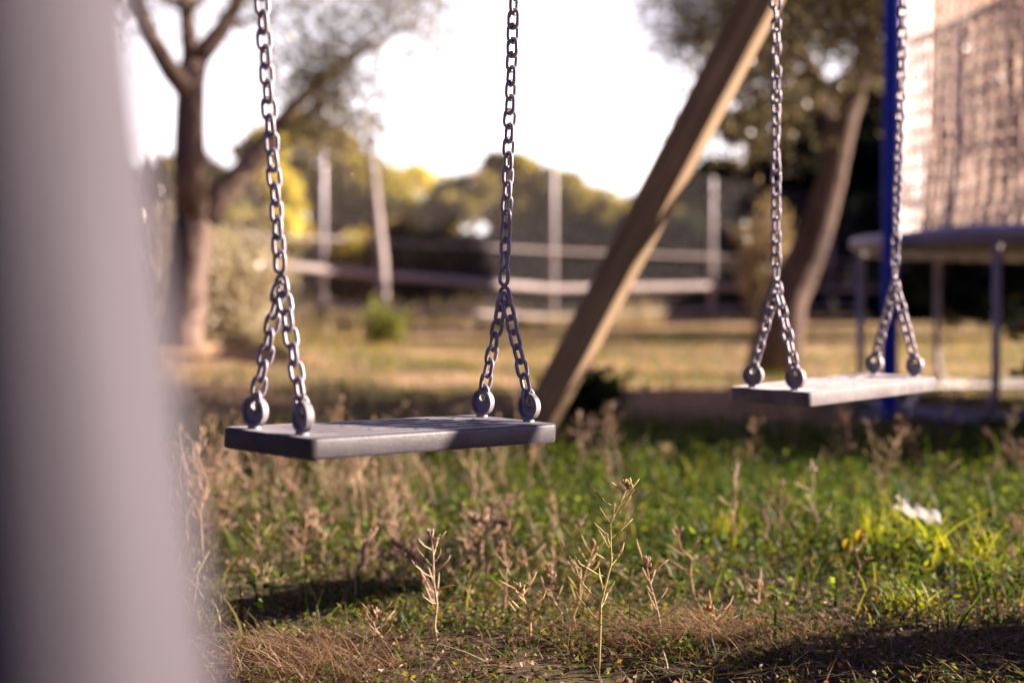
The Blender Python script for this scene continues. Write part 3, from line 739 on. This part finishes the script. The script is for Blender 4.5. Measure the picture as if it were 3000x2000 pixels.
# farther turf, larger and sparser
x, y = scatter(42000, 5.4, 17); pt = patch(x, y, .8, 5); keep = rng.uniform(0, 1, len(x)) < np.clip(.40 + .9 * pt, .05, .9); x, y, pt = x[keep], y[keep], pt[keep]; n = len(x)
h = rng.uniform(.03, .09, n); mixg = rng.uniform(0, 1, n) < np.clip(.62 + 1.5 * pt, .06, .95)
cg = np.where(mixg[:, None], np.array([[.20, .23, .05]]), np.array([[.62, .43, .25]])) * (1 + rng.normal(0, .25, (n, 1)))
base = np.stack([x, y, gzv(x, y) - .004], 1)
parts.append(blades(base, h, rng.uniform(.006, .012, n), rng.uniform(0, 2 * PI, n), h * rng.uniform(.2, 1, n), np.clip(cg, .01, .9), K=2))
V, Q, cc = merge(parts)
tag(link('grass', np_mesh('grass', V, Q, cc), M['grass'], smooth=False), 'green and yellowing grass blades covering the ground under the swings', 'grass', kind='stuff')
# tall dead grass along the foot of the fence
rng = np.random.default_rng(77)
px_ = rng.uniform(150, 1950, 15000); yf = np.array([fence_Y(max(330, p)) for p in px_]) + rng.uniform(-.9, 4.5, 15000); xf = (px_ - 1500) / F * yf
keep = rng.uniform(0, 1, 15000) < np.clip(.5 + 1.2 * patch(xf, yf, .5, 2), .08, 1); xf, yf = xf[keep], yf[keep]; n = len(xf)
h = rng.uniform(.08, .40, n) * (1 + .6 * patch(xf, yf, .9, 6)); cs = np.array([(.55, .42, .24), (.45, .36, .2), (.40, .40, .14), (.62, .5, .32)])[rng.integers(0, 4, n)] * (1 + rng.normal(0, .15, (n, 1)))
tag(link('tall_grass', np_mesh('tall_grass', *blades(np.stack([xf, yf, gzv(xf, yf) - .01], 1), h, rng.uniform(.008, .02, n), rng.uniform(0, 2 * PI, n), h * rng.uniform(.1, .6, n), np.clip(cs, .02, .9), K=3)), M['dry'], smooth=False), 'tall dead grass along the foot of the wire fence', 'grass', kind='stuff')
rng = np.random.default_rng(32)
# dry straw: near strip, thatch
parts = []
x, y = scatter(46000, 1.55, 5.2); g = greenness(x, y); keep = rng.uniform(0, 1, len(x)) < np.clip(.12 - .2 * g + .9 * patch(x, y, 3.6, 12), .02, .6) * np.where(y < 2.5, .6, 1); x, y = x[keep], y[keep]; n = len(x)
h = rng.uniform(.006, .04, n) * (1 + .6 * patch(x, y, 3, 2)); lean = h * rng.uniform(.4, 3.2, n)
cs = np.array([(.58, .44, .27), (.42, .30, .17), (.68, .54, .36), (.25, .17, .10), (.32, .30, .11)])[rng.integers(0, 5, n)] * (1 + rng.normal(0, .2, (n, 1)))
base = np.stack([x, y, gzv(x, y) - .001], 1)
parts.append(blades(base, h, rng.uniform(.0010, .0026, n), rng.uniform(0, 2 * PI, n), lean, np.clip(cs, .02, .9), droop=1.3))
# matted thatch drifts along the front
for (cx_, cy_, rx, ry, k) in ((.25, 2.04, .09, .05, 1300), (-.28, 1.93, .08, .07, 1300), (.60, 1.98, .2, .12, 1300), (.05, 2.0, .2, .1, 300)):
    x = cx_ + rng.normal(0, rx, k); y = cy_ + rng.normal(0, ry, k); n = k
    h = rng.uniform(.008, .05, n); base = np.stack([x, y, gzv(x, y) + rng.uniform(0, .012, n)], 1)
    cs = np.array([(.42, .27, .14), (.32, .2, .11), (.5, .36, .22)])[rng.integers(0, 3, n)] * (1 + rng.normal(0, .2, (n, 1)))
    parts.append(blades(base, h, rng.uniform(.0007, .0016, n), rng.uniform(0, 2 * PI, n), h * rng.uniform(.5, 3, n), np.clip(cs, .02, .9), droop=1.2))
V, Q, cc = merge(parts)
tag(link('dry_grass', np_mesh('dry_grass', V, Q, cc), M['dry'], smooth=False), 'dry straw and matted dead grass on the bare soil in front', 'dry grass', kind='stuff')
# leafy ground cover: little trefoil tufts
def cover(n0, y0, y1, dens, hmax, L0, cols, sd_):
    global rng
    rng = np.random.default_rng(sd_)
    x, y = scatter(n0, y0, y1); keep = rng.uniform(0, 1, n0) < dens(x, y); x, y = x[keep], y[keep]; n = len(x)
    z = gzv(x, y); hh = hmax * rng.uniform(.15, 1, n) * (.7 + .6 * np.clip(patch(x, y, 3.1, 7) + .3, 0, 1)); out = []
    for k in range(5):
        a = rng.uniform(0, 2 * PI, n); rr = rng.uniform(.3, 1, n) * .012
        ctr = np.stack([x + np.cos(a) * rr, y + np.sin(a) * rr, z + hh * rng.uniform(.5, 1, n)], 1)
        dirs = np.stack([np.cos(a), np.sin(a), rng.normal(.3, .4, n)], 1)
        c = np.array(cols)[rng.integers(0, len(cols), n)] * (1 + rng.normal(0, .22, (n, 1)))
        out.append(leaves(ctr, L0 * rng.uniform(.5, 1.3, n), L0 * .62 * rng.uniform(.6, 1.2, n), dirs, np.clip(c, .01, .9)))
    bs = np.stack([x, y, z - .003], 1)
    out.append(blades(bs, hh, np.full(n, .0016), rng.uniform(0, 2 * PI, n), hh * .2, np.clip(np.tile([.16, .16, .06], (n, 1)), 0, 1), K=2))
    return merge(out)
GC = [(.05, .10, .02), (.075, .14, .025), (.11, .18, .03), (.03, .07, .02), (.20, .24, .045)]
p1 = cover(15000, 2.15, 5.4, lambda x, y: np.clip(greenness(x, y) * 1.1 - .12, 0, .9), .085, .017, GC, 41)
p2 = cover(15000, 1.72, 3.2, lambda x, y: np.clip(.25 + .6 * patch(x, y, 3, 5), 0, 1), .026, .010, GC + [(.20, .09, .06), (.24, .20, .06)], 42)
tag(link('ground_cover', np_mesh('ground_cover', *merge([p1, p2])), M['weed'], smooth=False), 'low leafy green weeds spreading among the grass', 'weeds', kind='stuff')
# dead leaves, chips and crumbs of soil
rng = np.random.default_rng(51)
x, y = scatter(16000, 1.55, 4.2); n = len(x)
ctr = np.stack([x, y, gzv(x, y) + rng.uniform(.001, .01, n)], 1); dirs = np.stack([rng.normal(size=n), rng.normal(size=n), rng.normal(0, .35, n)], 1)
cl = np.array([(.40, .26, .17), (.28, .17, .11), (.5, .38, .28), (.18, .12, .09), (.5, .34, .27)])[rng.integers(0, 5, n)] * (1 + rng.normal(0, .2, (n, 1)))
tag(link('leaf_litter', np_mesh('leaf_litter', *leaves(ctr, rng.uniform(.004, .016, n), rng.uniform(.003, .009, n), dirs, np.clip(cl, .02, .9))), M['dry'], smooth=False), 'dead leaf crumbs and chips lying on the bare soil', 'litter', kind='stuff')

# blurred mass of dry seed stalks in the middle distance
def stalk_arrays(base, H, lean, az, npod, tone, seed, wstem=.0016, podL=.024, kind=0):
    r = random.Random(seed); mb = MB(); d = Vector((math.cos(az), math.sin(az), 0))
    pts = [base + Vector((0, 0, H * f)) + d * lean * f * f + Vector((r.gauss(0, .005), r.gauss(0, .005), 0)) * (f > 0) for f in (0, .2, .4, .6, .8, 1)]
    mb.tube(pts, [wstem, wstem * .95, wstem * .85, wstem * .7, wstem * .55, wstem * .35], 5, col=tuple(np.array(tone) * .85))
    stem = mb; pod = MB()
    if kind == 1:      # fluffy grass head on a bending stem
        for k in range(npod * 4):
            f = .62 + .38 * r.random(); i = min(4, int(f * 5)); p = pts[i].lerp(pts[i + 1], f * 5 - i); a = r.random() * 6.3
            o2 = Vector((math.cos(a) * .6, math.sin(a) * .6, 1)).normalized(); L = .010 * r.uniform(.6, 1.3)
            c = tuple(np.clip(np.array(tone) * r.uniform(.8, 1.3), 0, .9))
            pod.tube([p, p + o2 * L * .5 + d * .001, p + o2 * L], [.0004, .0011, .0003], 4, col=c)
        return stem, pod
    if kind == 2:      # bare forked twig
        for k in range(4):
            f = .35 + .15 * k; i = min(4, int(f * 5)); p = pts[i].lerp(pts[i + 1], f * 5 - i); a = r.random() * 6.3
            o2 = Vector((math.cos(a), math.sin(a), r.uniform(.4, 1.4))).normalized(); L = H * r.uniform(.18, .4)
            q = p + o2 * L * .55; e = q + (o2 + Vector((r.gauss(0, .5), r.gauss(0, .5), .3))).normalized() * L * .45
            stem.tube([p, q, e], [wstem * .6, wstem * .45, wstem * .2], 4, col=tuple(np.array(tone) * .8))
            for m in range(3): pod.tube([e, e + Vector((r.gauss(0, .004), r.gauss(0, .004), .006))], [.0009, .0014], 4, col=tuple(np.clip(np.array(tone) * r.uniform(.7, 1.2), 0, .9)))
        return stem, pod
    for k in range(npod):
        f = .28 + .70 * (k + r.random() * .6) / npod; i = min(4, int(f * 5)); p = pts[i].lerp(pts[i + 1], f * 5 - i)
        a = k * 2.4 + r.gauss(0, .4); out = Vector((math.cos(a), math.sin(a), r.uniform(.25, 1.0))).normalized()
        ped = p + out * r.uniform(.008, .018); L = podL * r.uniform(.6, 1.25) * (1.05 - .5 * f)
        o2 = (out + Vector((0, 0, r.uniform(.0, .5)))).normalized()
        c = tuple(np.clip(np.array(tone) * r.uniform(.8, 1.25), 0, .9))
        pod.tube([p, ped], wstem * .4, 3, col=c, cap=False)
        pod.tube([ped, ped + o2 * L * .3, ped + o2 * L * .7 + out * L * .05, ped + o2 * L + Vector((0, 0, L * r.uniform(-.05, .2)))], [wstem * .3, wstem * .52, wstem * .5, wstem * .12], 5, col=c)
    for k in range(9):
        q = pts[-1] + Vector((r.gauss(0, .004), r.gauss(0, .004), r.uniform(-.006, .007))); o2 = Vector((r.gauss(0, .5), r.gauss(0, .5), 1)).normalized()
        pod.tube([pts[-1] - Vector((0, 0, .006)), q, q + o2 * .004], [wstem * .3, wstem * .9, wstem * .5], 5, col=tuple(np.clip(np.array(tone) * r.uniform(.6, 1.1), 0, .9)))
    return stem, pod
DRY = [(.62, .46, .32), (.52, .37, .27), (.70, .55, .40), (.48, .42, .24), (.40, .28, .22)]
big = MB(); random.seed(61)
for k in range(700):
    Y = random.uniform(2.25, 4.9); X = random.uniform(-.37, .40) * Y
    if X / Y > .03 and random.random() < .86: continue
    if Y > 3.4 and -.09 < X / Y < .04 and random.random() < .75: continue
    b = Vector((X, Y, gz(X, Y)))
    s_, p_ = stalk_arrays(b, random.uniform(.07, .23) * (1 if Y > 3 else .6), random.choice((.01, .03, .06, .12)), random.random() * 6.3, random.randint(7, 15), random.choice(DRY), k, wstem=random.choice((.0018, .0026)), podL=random.uniform(.028, .045), kind=random.choice((0, 0, 0, 1, 2)))
    big.add(s_.v, s_.f, s_.c[0]); n0 = len(big.v); big.add(p_.v, p_.f); big.c[n0:] = p_.c
tag(big.build('dry_weeds', M['dry']), 'blurred mass of tan dry seed stalks standing under the nearer swing', 'weeds', kind='stuff')

# stalks one can single out: base px, base py, top py, lean px, pods, tone, label
hero = [
 (1752, 1985, 1410, 75, 26, (.44, .40, .18), 'tallest sharp seed stalk with many thin pods, front centre right'),
 (1282, 1890, 1560, -10, 15, (.50, .42, .30), 'pale sharp stalk with curled pod tips, front centre left of the tallest stalk'),
 (1107, 1905, 1785, -4, 7, (.44, .31, .20), 'short stalk with spread pods alone on the bare soil, left front'),
 (1555, 1905, 1715, -30, 10, (.52, .42, .24), 'straw yellow stalk with upright curved pods left of the tallest stalk'),
 (1618, 1850, 1690, 8, 8, (.44, .33, .22), 'small brown forked stalk directly left of the tallest stalk'),
 (1690, 1850, 1590, 40, 16, (.50, .38, .24), 'bushy tan stalk with curled pods touching the tallest stalk'),
 (1935, 1880, 1640, -45, 10, (.42, .32, .22), 'forked tan stalk just right of the tallest stalk'),
 (2100, 1870, 1770, -25, 7, (.48, .34, .2), 'short tan forked stalk in the thatch right of centre'),
 (2140, 1640, 1372, 4, 9, (.50, .38, .30), 'pale tufted seed head rising above the green grass, right of centre'),
 (2392, 1600, 1366, -4, 7, (.62, .55, .48), 'thin stalk with one round white head above the green grass'),
 (2285, 1620, 1415, 2, 8, (.46, .34, .27), 'brownish seed head between the tufted and the white headed stalks'),
 (2215, 1780, 1700, 25, 7, (.55, .42, .3), 'small bleached stalk low in the right hand green patch'),
 (590, 1640, 1255, 10, 20, (.46, .35, .23), 'tall blurred dry stalk close to the pale post'),
 (660, 1500, 1370, 25, 12, (.50, .37, .25), 'dry bushy stalk under the left end of the nearer seat'),
 (1010, 1420, 1195, -10, 10, (.44, .32, .2), 'fan of dry pods rising behind the middle of the nearer seat'),
 (1480, 1640, 1455, 12, 12, (.46, .33, .22), 'pinkish tan stalk below the right end of the nearer seat'),
]
for k, (bx, by, ty, lp, npod, tone, lab) in enumerate(hero):
    b = ground_at(bx, min(by, 1995)); H = at(bx, ty, b.y).z - b.z
    t = thing('seed_stalk', b, lab, 'weed', 'dry seed stalks standing in the grass')
    tone = tuple(min(.85, c * 1.35) for c in tone)
    s_, p_ = stalk_arrays(b - Vector((0, 0, .004)), H, lp * b.y / F, 0, npod, tone, 900 + k, wstem=.0023, podL=.038)
    s_.build('stem', M['dry'], t); p_.build('seed_pods', M['dry'], t)
# long bright grass tufts at the right
random.seed(71); rng = np.random.default_rng(71)
tufts = [(2560, 1610, 1420, 26, 'bright yellow green grass tuft around the white scrap, right foreground'), (2700, 1640, 1390, 22, 'tallest backlit grass tuft right of the white scrap'), (2120, 1600, 1400, 16, 'thin green grass tuft below the farther seat'), (2860, 1680, 1470, 24, 'dark green grass tuft near the right edge'), (2660, 1790, 1660, 22, 'low spreading yellow grass tuft at the lower right'), (600, 1840, 1730, 44, 'curved dull green grass tuft beside the pale post')]
for (bx, by, ty, k, lab) in tufts:
    b = ground_at(bx, by); H = at(bx, ty, b.y).z - b.z; n = k * 3
    base = np.array(b)[None] + np.stack([rng.normal(0, .022, n), rng.normal(0, .02, n), np.full(n, -.004)], 1)
    h = H * rng.uniform(.35, 1.0, n); cg = np.array([(.36, .42, .04), (.46, .48, .06), (.24, .32, .04)])[rng.integers(0, 3, n)] * (1 + rng.normal(0, .15, (n, 1)))
    if bx < 1000: cg = cg * np.array([.9, .75, 1.2]) + np.array([.1, .08, .06])
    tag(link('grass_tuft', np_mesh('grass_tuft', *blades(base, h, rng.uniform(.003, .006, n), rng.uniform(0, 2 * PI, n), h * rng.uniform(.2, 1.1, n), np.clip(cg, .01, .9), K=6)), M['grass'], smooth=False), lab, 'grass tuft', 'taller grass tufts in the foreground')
# scrap of white paper caught in the grass
b = ground_at(2690, 1640); c = at(2690, 1497, b.y); vs = []; fs = []
for i in range(9):
    for j in range(5):
        u, v = i / 8 - .5, j / 4 - .5
        vs.append(c + Vector((u * .085 + v * .01, v * .03 + .006 * math.sin(i * 2.1 + j), -u * .035 + v * .022 + .005 * math.sin(i * 1.7 + j * 2.3))))
for i in range(8):
    for j in range(4): fs.append((i * 5 + j, i * 5 + j + 1, (i + 1) * 5 + j + 1, (i + 1) * 5 + j))
mb = MB(); mb.add(vs, fs, (.50, .47, .47)); tag(mb.build('paper_scrap', M['paper']), 'crumpled white scrap caught in the tall grass at the right', 'litter')
# two yellowing leaves
for (px, py, sz, lab) in ((2485, 1595, .012, 'left yellow leaf hanging in the grass right of centre'), (2525, 1572, .015, 'right yellow leaf, slightly higher than its neighbour, in the grass')):
    b = ground_at(px, 1690); c = at(px, py, b.y); mb = MB(); vs = [c]; n = 12
    for i in range(n): a = 2 * PI * i / n; vs.append(c + Vector((math.cos(a) * sz * .75, .35 * sz * math.cos(2 * a) + .2 * sz * math.sin(a), math.sin(a) * sz)))
    mb.add(vs, [(0, 1 + i, 1 + (i + 1) % n) for i in range(n)], (.50, .38, .05))
    mb.tube([Vector((c.x, c.y, b.z)), c - Vector((0, 0, sz))], .0012, 4, col=(.2, .22, .05))
    tag(mb.build('yellow_leaf', M['weed']), lab, 'leaf', 'yellow leaves in the grass')
